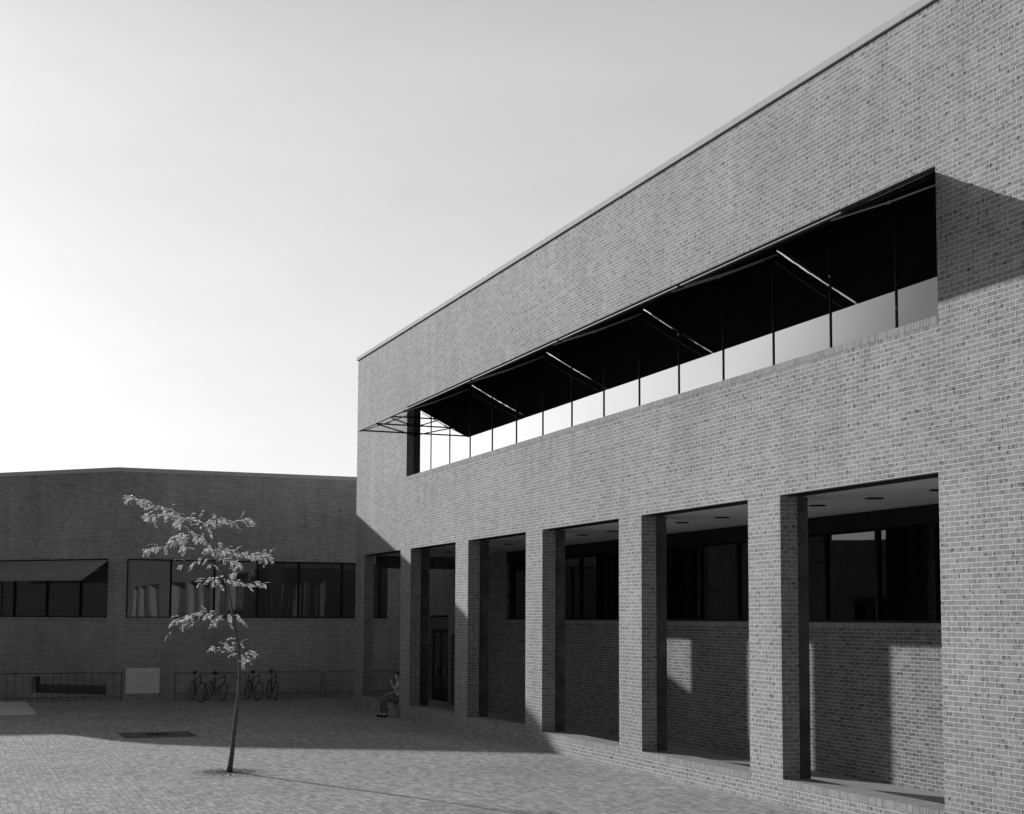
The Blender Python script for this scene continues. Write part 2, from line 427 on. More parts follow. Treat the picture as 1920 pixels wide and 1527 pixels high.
# ------------------------------------------------------------------ awnings of the ribbon window
AW_Y0, AW_Z0, AW_Y1, AW_Z1 = .11, 8.868, -1.43, 8.115
def make_awning(x0, x1, name='awning', canvas=None, dy=0.0, arms=True):
    a = empty(name, (x0, 0, 0))
    w_ = x1 - x0
    m = MB(); n = 16
    sl = .012
    for i in range(n):
        t0, t1 = i / n, (i + 1) / n
        def P(t, u): 
            sag = -.014 * math.sin(math.pi * t) 
            return (u, AW_Y0 + (AW_Y1 - AW_Y0) * t, AW_Z0 + (AW_Z1 - AW_Z0) * t + sag)
        m.quad(P(t0, .012), P(t0, w_ - .012), P(t1, w_ - .012), P(t1, .012))
    co = m.build('canvas', canvas or M['canvas'], a)
    so_ = co.modifiers.new('thick', 'SOLIDIFY'); so_.thickness = .006
    MB().box(0.02, w_ - .02, AW_Y1 - .035, AW_Y1 + .02, AW_Z1 - .026, AW_Z1 + .002).build('front_bar', M['bar'], a, bevel=.006)
    MB().tube([(.03, .13, AW_Z0 - .03), (w_ - .03, .13, AW_Z0 - .03)], .018, 10).build('roller', M['frame'], a)
    for ux, sgn in ((.10, 1), (w_ - .30, -1)):
        am = MB()
        ex = ux + .28 * sgn * 0
        am.tube([(ux + .30, .10, AW_Z0 - .20), (ux + .16, -.62, AW_Z0 - .50), (ux, AW_Y1 + .01, AW_Z1 - .035)], .013, 8)
        am.tube([(ux + .16, -.62, AW_Z0 - .50), (ux + .16, -.66, AW_Z0 - .52)], .022, 8)
        am.build('arm', M['arm'], a)
    return a
AWX = [5.45, 9.98, 14.98, 19.88, 24.72, 29.19]
AWL = ['leftmost long awning over the ribbon window, with open side frame at the building corner',
       'second awning from the left end of the ribbon window',
       'middle one of the five dark awnings over the ribbon window',
       'fourth dark awning from the building corner over the ribbon window',
       'rightmost dark awning over the ribbon window, casting shadow on the brick']
for i in range(5):
    a = make_awning(AWX[i] + (.0 if i == 0 else .016), AWX[i + 1] - (.016 if i < 4 else .0))
    tag(a, AWL[i], 'awning', 'dark awnings over the ribbon window')
    if i == 0:
        s = MB()
        for z in (8.14 - .02, 8.34, 8.57):
            t = (AW_Z0 - z) / (AW_Z0 - AW_Z1); y = AW_Y0 + (AW_Y1 - AW_Y0) * t
            s.tube([(.03, y, z), (.03, .2, z)], .023, 6)
        s.tube([(.03, -.92, 8.33), (.03, .19, 8.06)], .02, 6)
        s.tube([(.03, -.50, 8.53), (.10, .19, 8.30)], .02, 6)
        s.tube([(.03, AW_Y0, AW_Z0 - .02), (.03, AW_Y1, AW_Z1 - .01)], .018, 6)
        s.build('side_frame', M['black_metal'], a)

# ------------------------------------------------------------------ wing at the back
WX, WY, WT = -6.0, -6.83, 7.80
Wg = empty('brick_wing', (WX, WY, 0))
tag(Wg, 'lower brick wing in shade behind the young tree, bent at an obtuse corner', 'building')
RZ1, RZ2 = R(90), R(45)
# right part: local x = world Y + 6.83, outward = +X
ry0 = -6.45 - WY; ry1 = 2.85 - WY
wg = wall_grid(0.0, 17.0, 0, WT, .3, [(ry0, ry1, 2.70, 4.81)])
wr = wg.build('wall', M['brick_wing'], Wg, rz=RZ1)
pn = MB(); pn.keep = True; pn.quad((ry0, .12, 2.8), (ry1, .12, 2.8), (ry1, .12, 4.81), (ry0, .12, 4.81))
wn1 = pn.build('window', M['glass_wing'], Wg, rz=RZ1)
def sub(mb, name, mat, parent_obj):
    return mb.build(name, mat, parent_obj)
fr = MB(); fr.box(ry0 + .002, ry1 - .002, .05, .15, 4.77, 4.809); fr.box(ry0 + .002, ry1 - .002, .05, .15, 2.801, 2.835); fr.box(ry0 + .002, ry0 + .045, .05, .15, 2.836, 4.769)
sub(fr, 'frame', M['frame'], wn1)
for yw in (-4.95, -3.45, -1.93, -.45, 1.13, 2.55):
    sub(MB().box(yw - WY - .03, yw - WY + .03, .06, .14, 2.837, 4.768), 'mullion', M['frame'], wn1)
sub(MB().box(ry0 + .002, ry1 - .002, -.005, .11, 2.70, 2.80), 'sill', M['rowlock_wing'], wn1)
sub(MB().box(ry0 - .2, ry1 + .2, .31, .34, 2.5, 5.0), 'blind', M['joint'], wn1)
# left part: local x runs back along the wall (negative), outward = (+.707,-.707)
LE = 5.25
lx1 = -.31; lx0 = -LE + .1
bwin = (-3.5, -.20, .17, .73)
wg = wall_grid(-LE, 0.0, 0, WT, .3, [(lx0, lx1, 2.70, 4.81), bwin])
wl = wg.build('wall', M['brick_wing'], Wg, rz=RZ2)
pn = MB(); pn.keep = True; pn.quad((lx0, .12, 2.8), (lx1, .12, 2.8), (lx1, .12, 4.81), (lx0, .12, 4.81))
wn2 = pn.build('window', M['glass_wing'], Wg, rz=RZ2)
sub(MB().box(lx0 + .002, lx1 - .002, .05, .15, 2.801, 2.835), 'frame', M['frame'], wn2)
fr = MB(); fr.box(lx0 + .002, lx1 - .002, .05, .15, 4.77, 4.809)
sub(fr, 'frame', M['frame'], wn2)
for s_ in (1.55, 3.03, 4.5):
    sub(MB().box(-s_ - .03, -s_ + .03, .06, .14, 2.837, 4.768), 'mullion', M['frame'], wn2)
sub(MB().box(lx0 + .002, lx1 - .002, -.005, .11, 2.70, 2.80), 'sill', M['rowlock_wing'], wn2)
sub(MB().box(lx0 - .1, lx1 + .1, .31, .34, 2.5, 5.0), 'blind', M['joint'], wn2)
# basement window
pn = MB(); pn.keep = True; pn.quad((bwin[0], .2, bwin[2]), (bwin[1], .2, bwin[2]), (bwin[1], .2, bwin[3]), (bwin[0], .2, bwin[3]))
wn3 = pn.build('basement_window', M['glass_wing'], Wg, rz=RZ2)
sub(MB().box(-.26, -.202, -.02, .19, .172, .728), 'trim', M['trim'], wn3)
sub(MB().box(-3.6, -.1, .31, .33, .1, .8), 'blind', M['joint'], wn3)
# wing wall continuing out of the frame, bent away step by step
pts = [(-9.71, -10.54), (-11.9, -14.1), (-13.5, -17.1), (-14.9, -18.6), (-16.0, -19.3), (-17.5, -19.8), (-18.3, -20.4), (-18.4, -23.5), (-34, -24.5), (-34, 14), (-6.31, 10.1)]
m = MB(); m.keep = True
for i in range(len(pts) - 2):
    a, b = pts[i], pts[i + 1]
    m.quad((b[0] - WX, b[1] - WY, 0), (a[0] - WX, a[1] - WY, 0), (a[0] - WX, a[1] - WY, WT), (b[0] - WX, b[1] - WY, WT))
m.build('far_wall', M['brick_wing'], Wg)
rp = [(-6.3, 10.1), (-6.3, -6.7)] + [(-9.9, -10.3)] + pts[1:-1]
m = MB(); m.add([(p[0] - WX, p[1] - WY, WT - .35) for p in rp], [tuple(range(len(rp)))]); m.build('roof', M['roof'], Wg)
# coping band: runs along both visible parts and on
c = MB(); o_ = .04; z0, z1 = WT + .002, WT + .145
q = Vector((-(math.sqrt(.5)), -(math.sqrt(.5))))
def strip(c, a, b, ina, inb):
    vs = [(a[0], a[1], z0), (b[0], b[1], z0), (inb[0], inb[1], z0), (ina[0], ina[1], z0)]
    vs += [(x_, y_, z1) for x_, y_, _ in vs]
    c.add(vs, [(0, 1, 2, 3), (7, 6, 5, 4), (0, 4, 5, 1), (1, 5, 6, 2), (2, 6, 7, 3), (3, 7, 4, 0)])
path = [(0, 17.0), (0, 0)] + [(-LE * .7071, -LE * .7071)] + [(p[0] - WX, p[1] - WY) for p in pts[1:9]]
def offs(path, d):
    out = []
    for i, p in enumerate(path):
        ns = []
        for j in (i - 1, i):
            if 0 <= j < len(path) - 1:
                a, b = Vector(path[j]), Vector(path[j + 1]); e = (b - a).normalized(); ns.append(Vector((-e.y, e.x)))
        n = sum(ns, Vector((0, 0))) / len(ns); n = n / max(.3, n.length ** 2)
        out.append((p[0] + n.x * d, p[1] + n.y * d))
    return out
A_, B_ = offs(path, .04), offs(path, -.34)
for i in range(len(path) - 1): strip(c, A_[i], A_[i + 1], B_[i], B_[i + 1])
c.build('coping', M['coping_wing'], Wg)

# taller block further back, past the left edge of the picture: added unseen, outlined to cast the facade and plaza shadow
TB = empty('shadow_block', (-19, -12.3, 0))
tag(TB, 'unseen brick block past the left edge, shaped to cast the shadow over facade and plaza', 'building')
tp = [(-14.6, -10.5), (-16.2, -12.7), (-16.5, -13.3), (-17.5, -14.25), (-18.1, -14.7), (-20.5, -14.8), (-18.0, -11.0)]
m = MB()
for i in range(len(tp)):
    a, b = tp[i], tp[(i + 1) % len(tp)]
    m.quad((a[0] + 19, a[1] + 12.3, 0), (b[0] + 19, b[1] + 12.3, 0), (b[0] + 19, b[1] + 12.3, 10.25), (a[0] + 19, a[1] + 12.3, 10.25))
m.build('wall', M['brick_wing'], TB)
m = MB(); m.add([(p[0] + 19, p[1] + 12.3, 10.24) for p in tp], [tuple(range(len(tp)))]); m.build('roof', M['roof'], TB)

# awning over the window of the bent part
aw = empty('awning', (WX, WY, 0), RZ2)
tag(aw, 'wide grey canvas awning lowered over the wing window at the left edge', 'awning')
m = MB(); x0_, x1_ = -5.1, -.34
y0_, z0_, y1_, z1_ = .04, 4.77, -1.28, 4.06
for i in range(8):
    t0, t1 = i / 8, (i + 1) / 8
    f = lambda t: (y0_ + (y1_ - y0_) * t, z0_ + (z1_ - z0_) * t - .02 * math.sin(math.pi * t))
    m.quad((x0_, *f(t0)), (x1_, *f(t0)), (x1_, *f(t1)), (x0_, *f(t1)))
co = m.build('canvas', M['canvas_wing'], aw); co.modifiers.new('thick', 'SOLIDIFY').thickness = .006
MB().box(x0_ - .01, x1_ + .01, y1_ - .03, y1_ + .02, z1_ - .04, z1_ + .004).build('front_bar', M['rack'], aw)
for ax_ in (x0_ + .3, x1_ - .3):
    MB().tube([(ax_, .05, 4.45), (ax_ - .1, -.6, 4.28), (ax_, y1_, z1_ - .03)], .02).build('arm', M['alu'], aw)

# stone tablet on the wing wall
sg = MB(); sg.box(-6.40 - WY, -5.275 - WY, -.035, -.002, .217, 1.08)
sgo = sg.build('stone_tablet', M['sign'], None, loc=(WX, WY, 0), rz=RZ1, bevel=.004)
tag(sgo, 'pale square stone tablet with faint inscription on the shaded brick wall', 'sign')
im = MB(); rr = random.Random(3)
tx0 = -6.40 - WY
for r_, (z, x_a, x_b) in enumerate(((.985, .30, .92), (.93, .22, .90), (.875, .26, .84), (.80, .20, .86), (.72, .30, .82), (.65, .28, .84), (.575, .22, .80), (.50, .34, .86), (.42, .26, .80), (.345, .40, .78))):
    x = x_a
    while x < x_b:
        wd = rr.uniform(.03, .085)
        if rr.random() < .8:
            # one "word": short strokes
            q_ = x
            while q_ < x + wd - .008:
                im.box(tx0 + q_, tx0 + q_ + rr.uniform(.004, .008), -.0375, -.0352, z - .012, z + rr.uniform(.004, .014)); q_ += .014
        x += wd + .018
im.build('inscription', M['mark'], sgo)

# ------------------------------------------------------------------ building beyond the plaza, seen only in the glass
FB = empty('distant_building', (-52, -48, 0), R(35))
tag(FB, 'long low brick building beyond the plaza, mirrored dimly in the loggia glass', 'building')
f_ = wall_grid(-30, 30, 0, 9.15, .3, [(-28 + 5 * k, -25 + 5 * k, 2.5, 4.6) for k in range(11)])
f_.build('wall', M['brick_wing'], FB, rz=R(90))
MB().box(-9, -.32, -30, 30, 7.5, 8.0).build('roof', M['roof'], FB)
for k in range(11):
    MB().box(-.2, -.15, -28 + 5 * k, -25 + 5 * k, 2.5, 4.6).build('window', M['glass_low'], FB)

# ------------------------------------------------------------------ tree grates
def grate(loc, label, planted):
    t = empty('tree_grate', loc)
    tag(t, label, 'tree grate', 'square tree pits in the plaza')
    s = .85
    m = MB()
    # square surround of dark setts, ring of slotted iron, open soil in the middle
    n = 48
    for k in range(n):
        a0, a1 = 2 * math.pi * k / n, 2 * math.pi * (k + 1) / n
        def sq(a):
            c_, s_ = math.cos(a), math.sin(a); q = s / max(abs(c_), abs(s_)); return (c_ * q, s_ * q, .004)
        m.quad((.70 * math.cos(a0), .70 * math.sin(a0), .004), (.70 * math.cos(a1), .70 * math.sin(a1), .004), sq(a1), sq(a0))
    m.build('surround', M['setts'] if not planted else M['iron_light'], t)
    MB().disc((0, 0, .003), .70, 48).build('soil', M['soil'], t)
    ir = MB(); nb = 24
    for k in range(nb):
        a = 2 * math.pi * k / nb
        for r0, r1, hw in ((.285, .50, .17), (.53, .66, .36)):
            da = 2 * math.pi / nb * hw
            vs = []
            for z in (.0035, .007):
                for r_, sg_ in ((r0, -1), (r0, 1), (r1, 1), (r1, -1)):
                    vs.append((r_ * math.cos(a + sg_ * da), r_ * math.sin(a + sg_ * da), z))
            ir.add(vs, [(3, 2, 1, 0), (4, 5, 6, 7), (0, 1, 5, 4), (1, 2, 6, 5), (2, 3, 7, 6), (3, 0, 4, 7)])
    for r0, r1 in ((.27, .285), (.50, .53), (.66, .70)):
        n = 48
        for k in range(n):
            a0, a1 = 2 * math.pi * k / n, 2 * math.pi * (k + 1) / n
            ir.quad((r0 * math.cos(a0), r0 * math.sin(a0), .0075), (r1 * math.cos(a0), r1 * math.sin(a0), .0075), (r1 * math.cos(a1), r1 * math.sin(a1), .0075), (r0 * math.cos(a1), r0 * math.sin(a1), .0075))
    ir.build('iron_ring', M['iron'] if not planted else M['iron_light'], t)
    return t
M['iron_light'] = simple('worn_iron_grate', .36, .8, 0, .15, 12)
TX, TY = 17.76, -7.13
grate((TX, TY, 0), 'round slotted tree grate around the foot of the young tree', True)
grate((8.85, -7.27, 0), 'empty tree pit with dark square surround in the shaded paving', False)

# ------------------------------------------------------------------ the young tree
def make_tree():
    rnd = random.Random(11)
    t = empty('honey_locust_tree', (TX, TY, 0))
    tag(t, 'slender young locust tree with feathery sunlit leaves in the plaza', 'tree')
    rt = Vector((.179, .984, 0)); bk = Vector((-.984, .179, 0))
    S = 1 / 100.5
    def P(x, y, d=0.0):   # sketch units: x right of foot, y up from the foot line, d depth (m)
        hx = (x - 432 - (1448 - y) * .017) * S; hz = (1448 - y) * S
        return rt * hx + Vector((0, 0, hz)) + bk * d
    z9 = lambda x, y: (215 + x / 4.4913, 900 + y / 4.4913)
    trunk = [(431.5, 1449), (433.5, 1436), (436.5, 1414), (440.5, 1372), (443.2, 1350), (446.8, 1318), (449.4, 1288), (451, 1271), (449.6, 1252), (449.4, 1234), (447.8, 1215), (445.5, 1200), (441.5, 1184), (438.8, 1169), (435.8, 1147), (430.5, 1114), (422.3, 1087), (416.5, 1071), (410.5, 1056), (402.5, 1036), (393.2, 1021), (386.5, 1009), (382, 998), (379.8, 989)]
    rad = [.062, .05, .043, .040, .037, .034, .032, .030, .028, .027, .026, .025, .024, .023, .021, .019, .017, .015, .014, .0125, .011, .010, .009, .008]
    dep = [.04 * math.sin(i * .5) for i in range(len(trunk))]
    tm = MB(); tm.tube([P(*p, d) for p, d in zip(trunk, dep)], rad, 10)
    br = [  # polylines in enlarged sketch units, depth at the tip, leafiness
        ([(740, 400), (640, 362), (500, 300), (330, 245), (230, 200), (85, 152)], -.25, 1.25),
        ([(520, 310), (430, 330), (330, 335), (215, 325)], .2, 1.3),
        ([(500, 295), (460, 270), (520, 232)], .1, .7),
        ([(640, 365), (560, 350), (520, 400), (590, 430)], .15, 1.2),
        ([(740, 405), (690, 340), (640, 320)], -.1, 1.1),
        ([(745, 432), (800, 375), (860, 340), (960, 345)], .25, 1.25),
        ([(860, 342), (1000, 378), (1090, 352), (1195, 350)], .35, .9),
        ([(745, 440), (790, 420), (800, 425)], .0, .9),
        ([(740, 330), (785, 255)], .05, 0),
        ([(800, 545), (730, 500), (640, 488), (560, 505), (480, 500)], .15, 1.35),
        ([(640, 495), (560, 540), (470, 575), (370, 610), (250, 650)], -.3, 1.25),
        ([(620, 500), (600, 570), (655, 620)], .2, 1.0),
        ([(800, 545), (740, 540), (690, 520)], .1, 1.0),
        ([(820, 570), (900, 600), (1010, 630), (1100, 650), (1180, 648), (1320, 655)], .3, 1.35),
        ([(830, 585), (880, 620), (930, 640)], -.15, 1.4),
        ([(815, 560), (780, 600), (745, 630)], .1, 1.2),
        ([(940, 640), (950, 700), (1040, 730), (1010, 790), (990, 830)], .1, 1.2),
        ([(1180, 648), (1290, 640), (1300, 690)], .3, 1.0),
        ([(880, 712), (800, 735), (790, 790)], -.1, .25),
        ([(860, 670), (740, 690), (620, 715), (545, 792)], -.2, .45),
        ([(930, 842), (860, 850), (790, 862), (705, 885)], .1, .95),
        ([(930, 842), (885, 870), (880, 925)], -.1, .6),
        ([(935, 855), (1010, 862), (1085, 870)], .15, 1.1),
        ([(1010, 862), (1110, 895), (1200, 880), (1285, 890)], .25, 1.0),
        ([(993, 1145), (900, 1165), (820, 1140), (720, 1150), (620, 1165), (475, 1230)], .2, 1.2),
        ([(880, 1165), (840, 1200), (870, 1240)], -.1, 1.1),
        ([(720, 1160), (700, 1220), (560, 1265), (490, 1305)], -.2, .5),
        ([(993, 1150), (960, 1180), (980, 1230)], .1, 1.0),
        ([(995, 1160), (1050, 1180), (1070, 1200)], .1, 1.1),
        ([(1037, 1380), (1010, 1360), (970, 1370)], .1, .9),
        ([(1040, 1390), (1075, 1370)], -.1, .6),
        ([(1047, 1480), (1000, 1450), (920, 1445)], -.1, 1.1),
        ([(1047, 1470), (930, 1440), (840, 1440), (760, 1416)], .1, .7),
        ([(1050, 1520), (1110, 1490), (1150, 1468), (1215, 1500)], .15, 1.1),
        ([(1050, 1560), (1100, 1530), (1120, 1560)], .1, .9),
    ]
    lm = MB(); lm.keep = True
    def leaflet(c, d, nrm, ln, wd):
        s_ = d.cross(nrm).normalized() * wd
        a = c; b = c + d * ln * .5 + s_; e = c + d * ln; f = c + d * ln * .5 - s_
        lm.quad(a, b, e, f)
    def compound(p, d0):
        # pinnate leaf: arching rachis with paired leaflets
        ln = rnd.uniform(.09, .22); n = 8
        d = d0.normalized(); q = p.copy()
        side = d.cross(Vector((0, 0, 1)))
        side = side.normalized() if side.length > .1 else Vector((1, 0, 0))
        droop = rnd.uniform(.12, .30)
        for i in range(n):
            q = q + d * (ln / n); d = (d + Vector((0, 0, -droop * .6)) + side * rnd.uniform(-.05, .05)).normalized()
            for sg_ in (-1, 1):
                dd = (side * sg_ + d * .45 + Vector((0, 0, rnd.uniform(-.35, .1)))).normalized()
                nr = Vector((rnd.uniform(-1, 1), rnd.uniform(-1, 1), rnd.uniform(.1, 1))).normalized()
                leaflet(q, dd, nr, rnd.uniform(.026, .050), rnd.uniform(.0055, .0085))
        return
    for poly, dtip, leafy in br:
        if leafy > 0 and len(poly) > 2:
            (xa, ya), (xb, yb) = poly[-2], poly[-1]
            poly = poly[:-1] + [(xb + (xa - xb) * .38, yb + (ya - yb) * .38)]
        n = len(poly); pts_ = []
        for i, p in enumerate(poly):
            x, y = z9(*p); f = i / (n - 1)
            pts_.append(P(x, y, dtip * f))
        r0 = .009 if leafy > 0 else .004
        tm.tube(pts_, [max(.0022, r0 * (1 - i / (n - .6))) for i in range(n)], 6)
        if leafy <= 0: continue
        # walk along
        for i in range(n - 1):
            a, b = pts_[i], pts_[i + 1]; seg = (b - a); steps = max(1, int(seg.length / .030 * leafy))
            for k in range(steps):
                f = (i + (k + .5) / steps) / (n - 1)
                if f < .12 and n > 3: continue
                p = a + seg * ((k + rnd.random()) / steps)
                out = (seg.normalized() * rnd.uniform(.1, .8) + rt * rnd.uniform(-.6, .6) + bk * rnd.uniform(-1, 1) + Vector((0, 0, rnd.uniform(-.5, .55))))
                compound(p + Vector((rnd.uniform(-.03, .03), rnd.uniform(-.04, .04), rnd.uniform(-.03, .035))), out)
    tm.build('trunk', M['bark'], t, smooth=True)
    lm.build('crown', M['leaf'], t)
    return t
make_tree()

# ------------------------------------------------------------------ railing in front of the basement window
rl = empty('railing', (-5.93, -6.55, 0))
tag(rl, 'black bar railing in front of the dark basement window', 'railing')
tr = MB(); tr.tube([(0, 0, .93), (0, -5.2, .93)], .014, 6); tr.build('top_rail', M['black_metal'], rl)
tr = MB(); tr.tube([(0, 0, .12), (0, -5.2, .12)], .010, 6); tr.build('bottom_rail', M['black_metal'], rl)
y = 0.0; k = 0
while y > -5.2:
    MB().tube([(0, y, 0), (0, y, .93)], .008 if k else .014, 6).build('bar', M['black_metal'], rl); y -= .245; k += 1

# ------------------------------------------------------------------ bicycle racks
RX = -5.62
def rack(y0, y1, label):
    t = empty('bicycle_rack', (RX, y0, 0)); tag(t, label, 'bicycle rack', 'bicycle racks along the wing wall')
    L_ = y1 - y0
    for yy in (0, L_):
        MB().tube([(0, yy, 0), (0, yy, .915)], .022, 8).build('post', M['rack'], t)
    MB().tube([(0, .0, .915), (0, L_, .915)], .02, 8).build('top_rail', M['rack'], t)
    MB().tube([(0.03, .0, .21), (.03, L_, .21)], .016, 8).build('lower_rail', M['rack'], t)
    MB().tube([(-.05, .0, .13), (-.05, L_, .13)], .016, 8).build('lower_rail', M['rack'], t)
rack(-4.80, -2.36, 'bicycle rack nearest the stone tablet, with two bicycles leaning on it')
rack(-2.26, .31, 'middle bicycle rack with two bicycles, right of the tree trunk')
rack(.42, 3.02, 'empty bicycle rack seen through the first opening of the arcade')

# ------------------------------------------------------------------ bicycles
def make_bike(loc, rz, lean, steer, label, hb='up', basket=False):
    t = empty('bicycle', loc, rz); t.rotation_euler = (lean, 0, rz)
    tag(t, label, 'bicycle', 'bicycles parked at the racks')
    # local: +x forward, wheels radius .34, front contact at x=0
    r = .335
    F = Vector((0, 0, r)); Rr = Vector((-1.03, 0, r)); BB = Vector((-.60, 0, .28)); ST = Vector((-.76, 0, .80)); HT = Vector((-.17, 0, .86)); HB = Vector((-.12, 0, .70))
    def wheel(c, ang):
        e = empty('wheel', c, ang, t)
        w0 = MB(); w0.torus((0, 0, 0), (0, 1, 0), r - .017, .017, 36, 6)
        w0.build('tyre', M['rubber'], e)
        w1 = MB(); w1.torus((0, 0, 0), (0, 1, 0), r - .040, .008, 36, 5)
        w1.tube([(0, -.035, 0), (0, .035, 0)], .02, 8)
        w1.build('rim', M['chrome'], e)
        sp = MB()
        for k in range(18):
            a = 2 * math.pi * k / 18
            sp.tube([(0, .02 * (1 if k % 2 else -1), 0), ((r - .04) * math.cos(a), 0, (r - .04) * math.sin(a))], .0016, 3)
        sp.build('spokes', M['chrome'], e)
    wheel(Rr, 0)
    fr_ = MB()
    for a, b, q in ((BB, ST, .015), (ST + Vector((.01, 0, -.06)), HT, .014), (BB, HB, .017), (HB, HT + Vector((-.02, 0, .06)), .018)):
        fr_.tube([a, b], q, 8)
    for s_ in (-1, 1):
        fr_.tube([BB + Vector((0, .03 * s_, 0)), Rr + Vector((0, .055 * s_, 0))], .009, 6)
        fr_.tube([ST + Vector((0, .02 * s_, -.05)), Rr + Vector((0, .055 * s_, 0))], .008, 6)
    fr_.build('frame', M['black_metal'], t, smooth=True)
    sd_ = MB(); sd_.tube([ST, ST + Vector((-.03, 0, .12))], .012, 6); sd_.build('seat_post', M['chrome'], t)
    s_ = MB()
    c = ST + Vector((-.03, 0, .14))
    s_.tube([c + Vector((.14, 0, .0)), c + Vector((.04, 0, .01)), c + Vector((-.06, 0, .01)), c + Vector((-.12, 0, .015))], [.018, .035, .07, .06], 10)
    s_.build('saddle', M['rubber'], t, smooth=True)
    # steering assembly pivots about the head tube
    st = empty('steering', HB, steer, t)
    fk = MB()
    for sgn in (-1, 1):
        fk.tube([(0, .045 * sgn, -.02), (.03, .05 * sgn, -.16), F - HB + Vector((0, .05 * sgn, 0))], .010, 6)
    fk.tube([(0, -.045, -.02), (0, .045, -.02)], .012, 6)
    fk.build('fork', M['chrome'], st)
    e = F - HB
    w0 = MB(); w0.torus(e, (0, 1, 0), r - .017, .017, 36, 6); w0.build('front_tyre', M['rubber'], st)
    w1 = MB(); w1.torus(e, (0, 1, 0), r - .040, .008, 36, 5); w1.tube([e + Vector((0, -.035, 0)), e + Vector((0, .035, 0))], .02, 8)
    for k in range(18):
        a = 2 * math.pi * k / 18
        w1.tube([e + Vector((0, .02 * (1 if k % 2 else -1), 0)), e + Vector(((r - .04) * math.cos(a), 0, (r - .04) * math.sin(a)))], .0016, 3)
    w1.build('front_rim', M['chrome'], st)
    g_ = HT - HB + Vector((-.02, 0, .13))
    hbm = MB()
    if hb == 'drop':
        for sgn in (-1, 1):
            hbm.tube([g_, g_ + Vector((.03, .17 * sgn, .0)), g_ + Vector((.12, .20 * sgn, -.01)), g_ + Vector((.13, .205 * sgn, -.09)), g_ + Vector((.04, .21 * sgn, -.14)), g_ + Vector((-.03, .21 * sgn, -.14))], .012, 6)
    else:
        for sgn in (-1, 1):
            hbm.tube([g_ + Vector((.02, 0, -.02)), g_ + Vector((.06, .10 * sgn, .0)), g_ + Vector((.04, .20 * sgn, .09)), g_ + Vector((-.06, .24 * sgn, .10)), g_ + Vector((-.14, .25 * sgn, .08))], .012, 6)
    hbm.tube([g_ + Vector((0, 0, -.10)), g_ + Vector((.02, 0, -.01))], .013, 6)
    hbm.build('handlebar', M['chrome'], st, smooth=True)
    ck = MB(); ck.torus(BB + Vector((0, -.05, 0)), (0, 1, 0), .085, .006, 24, 5); ck.tube([BB + Vector((0, -.06, 0)), BB + Vector((.10, -.07, -.13))], .009, 6); ck.tube([BB + Vector((0, .06, 0)), BB + Vector((-.10, .07, .13))], .009, 6)
    ck.tube([BB + Vector((.10, -.07, -.13)), BB + Vector((.10, -.16, -.13))], .013, 6); ck.tube([BB + Vector((-.10, .07, .13)), BB + Vector((-.10, .16, .13))], .013, 6)
    ck.build('crank', M['chrome'], t)
    if basket:
        bk_ = MB()
        for k in range(6):
            z = .66 + .05 * k
            bk_.torus((.10, 0, z), (0, 0, 1), .12 + .008 * k, .004, 20, 4)
        bk_.build('basket', M['black_metal'], t)
    return t
make_bike((-4.05, -4.20, 0), R(7), R(-4), R(14), 'leftmost bicycle, with drop handlebar, at the rack beside the stone tablet', 'drop')
make_bike((-4.15, -3.45, 0), R(21), R(-14), R(-12), 'second bicycle from the left, standing askew with both wheels showing', 'drop')
make_bike((-4.35, -2.22, 0), R(8), R(-8), R(4), 'bicycle with raised curved handlebar just right of the tree trunk', 'up')
make_bike((-4.25, -1.62, 0), R(1), R(-3), R(-3), 'rightmost bicycle, upright, with wide raised handlebar', 'up')

# ------------------------------------------------------------------ the seated person
def skin(name, chains, mat, parent, sub=2, root=0):
    """chains: list of lists of (x,y,z,r); identical points are welded"""
    vs = []; rs = []; ed = []; idx = {}
    for ch in chains:
        prev = None
        for p in ch:
            key = (round(p[0], 4), round(p[1], 4), round(p[2], 4))
            if key not in idx:
                idx[key] = len(vs); vs.append(p[:3]); rs.append(p[3])
            i = idx[key]
            if prev is not None and prev != i: ed.append((prev, i))
            prev = i
    me = bpy.data.meshes.new(name); me.from_pydata(vs, ed, []); me.update()
    o = bpy.data.objects.new(name, me); col.objects.link(o); o.parent = parent
    sm = o.modifiers.new('skin', 'SKIN'); sm.use_smooth_shade = True
    lay = me.skin_vertices[0] if me.skin_vertices else None
    if lay is None:
        bm = bmesh.new(); bm.from_mesh(me); bm.verts.layers.skin.verify(); bm.to_mesh(me); bm.free(); lay = me.skin_vertices[0]
    for i, r in enumerate(rs):
        rr_ = r if isinstance(r, tuple) else (r, r)
        lay.data[i].radius = rr_
        lay.data[i].use_root = (i == root)
    sb = o.modifiers.new('sub', 'SUBSURF'); sb.levels = sub; sb.render_levels = sub
    dg = bpy.context.evaluated_depsgraph_get(); ev = o.evaluated_get(dg)
    nm = bpy.data.meshes.new_from_object(ev)
    o.modifiers.clear(); o.data = nm; nm.name = name
    nm.materials.clear(); nm.materials.append(mat)
    nm.polygons.foreach_set('use_smooth', [True] * len(nm.polygons))
    return o
M['skin'] = simple('skin_tone', .6, .6, 0, .05)
M['shirt'] = simple('light_patterned_shirt', .55, .9, 0, .65, 26)
M['trousers'] = simple('grey_trousers', .19, .9, 0, .15, 12)
M['shoe'] = simple('dark_shoes', .02, .5)
M['hair'] = simple('dark_hair', .012, .6)
pr = empty('person', (4.60, 0, 0))
tag(pr, 'person in light shirt and flared trousers sitting on the brick ledge of the arcade', 'person')
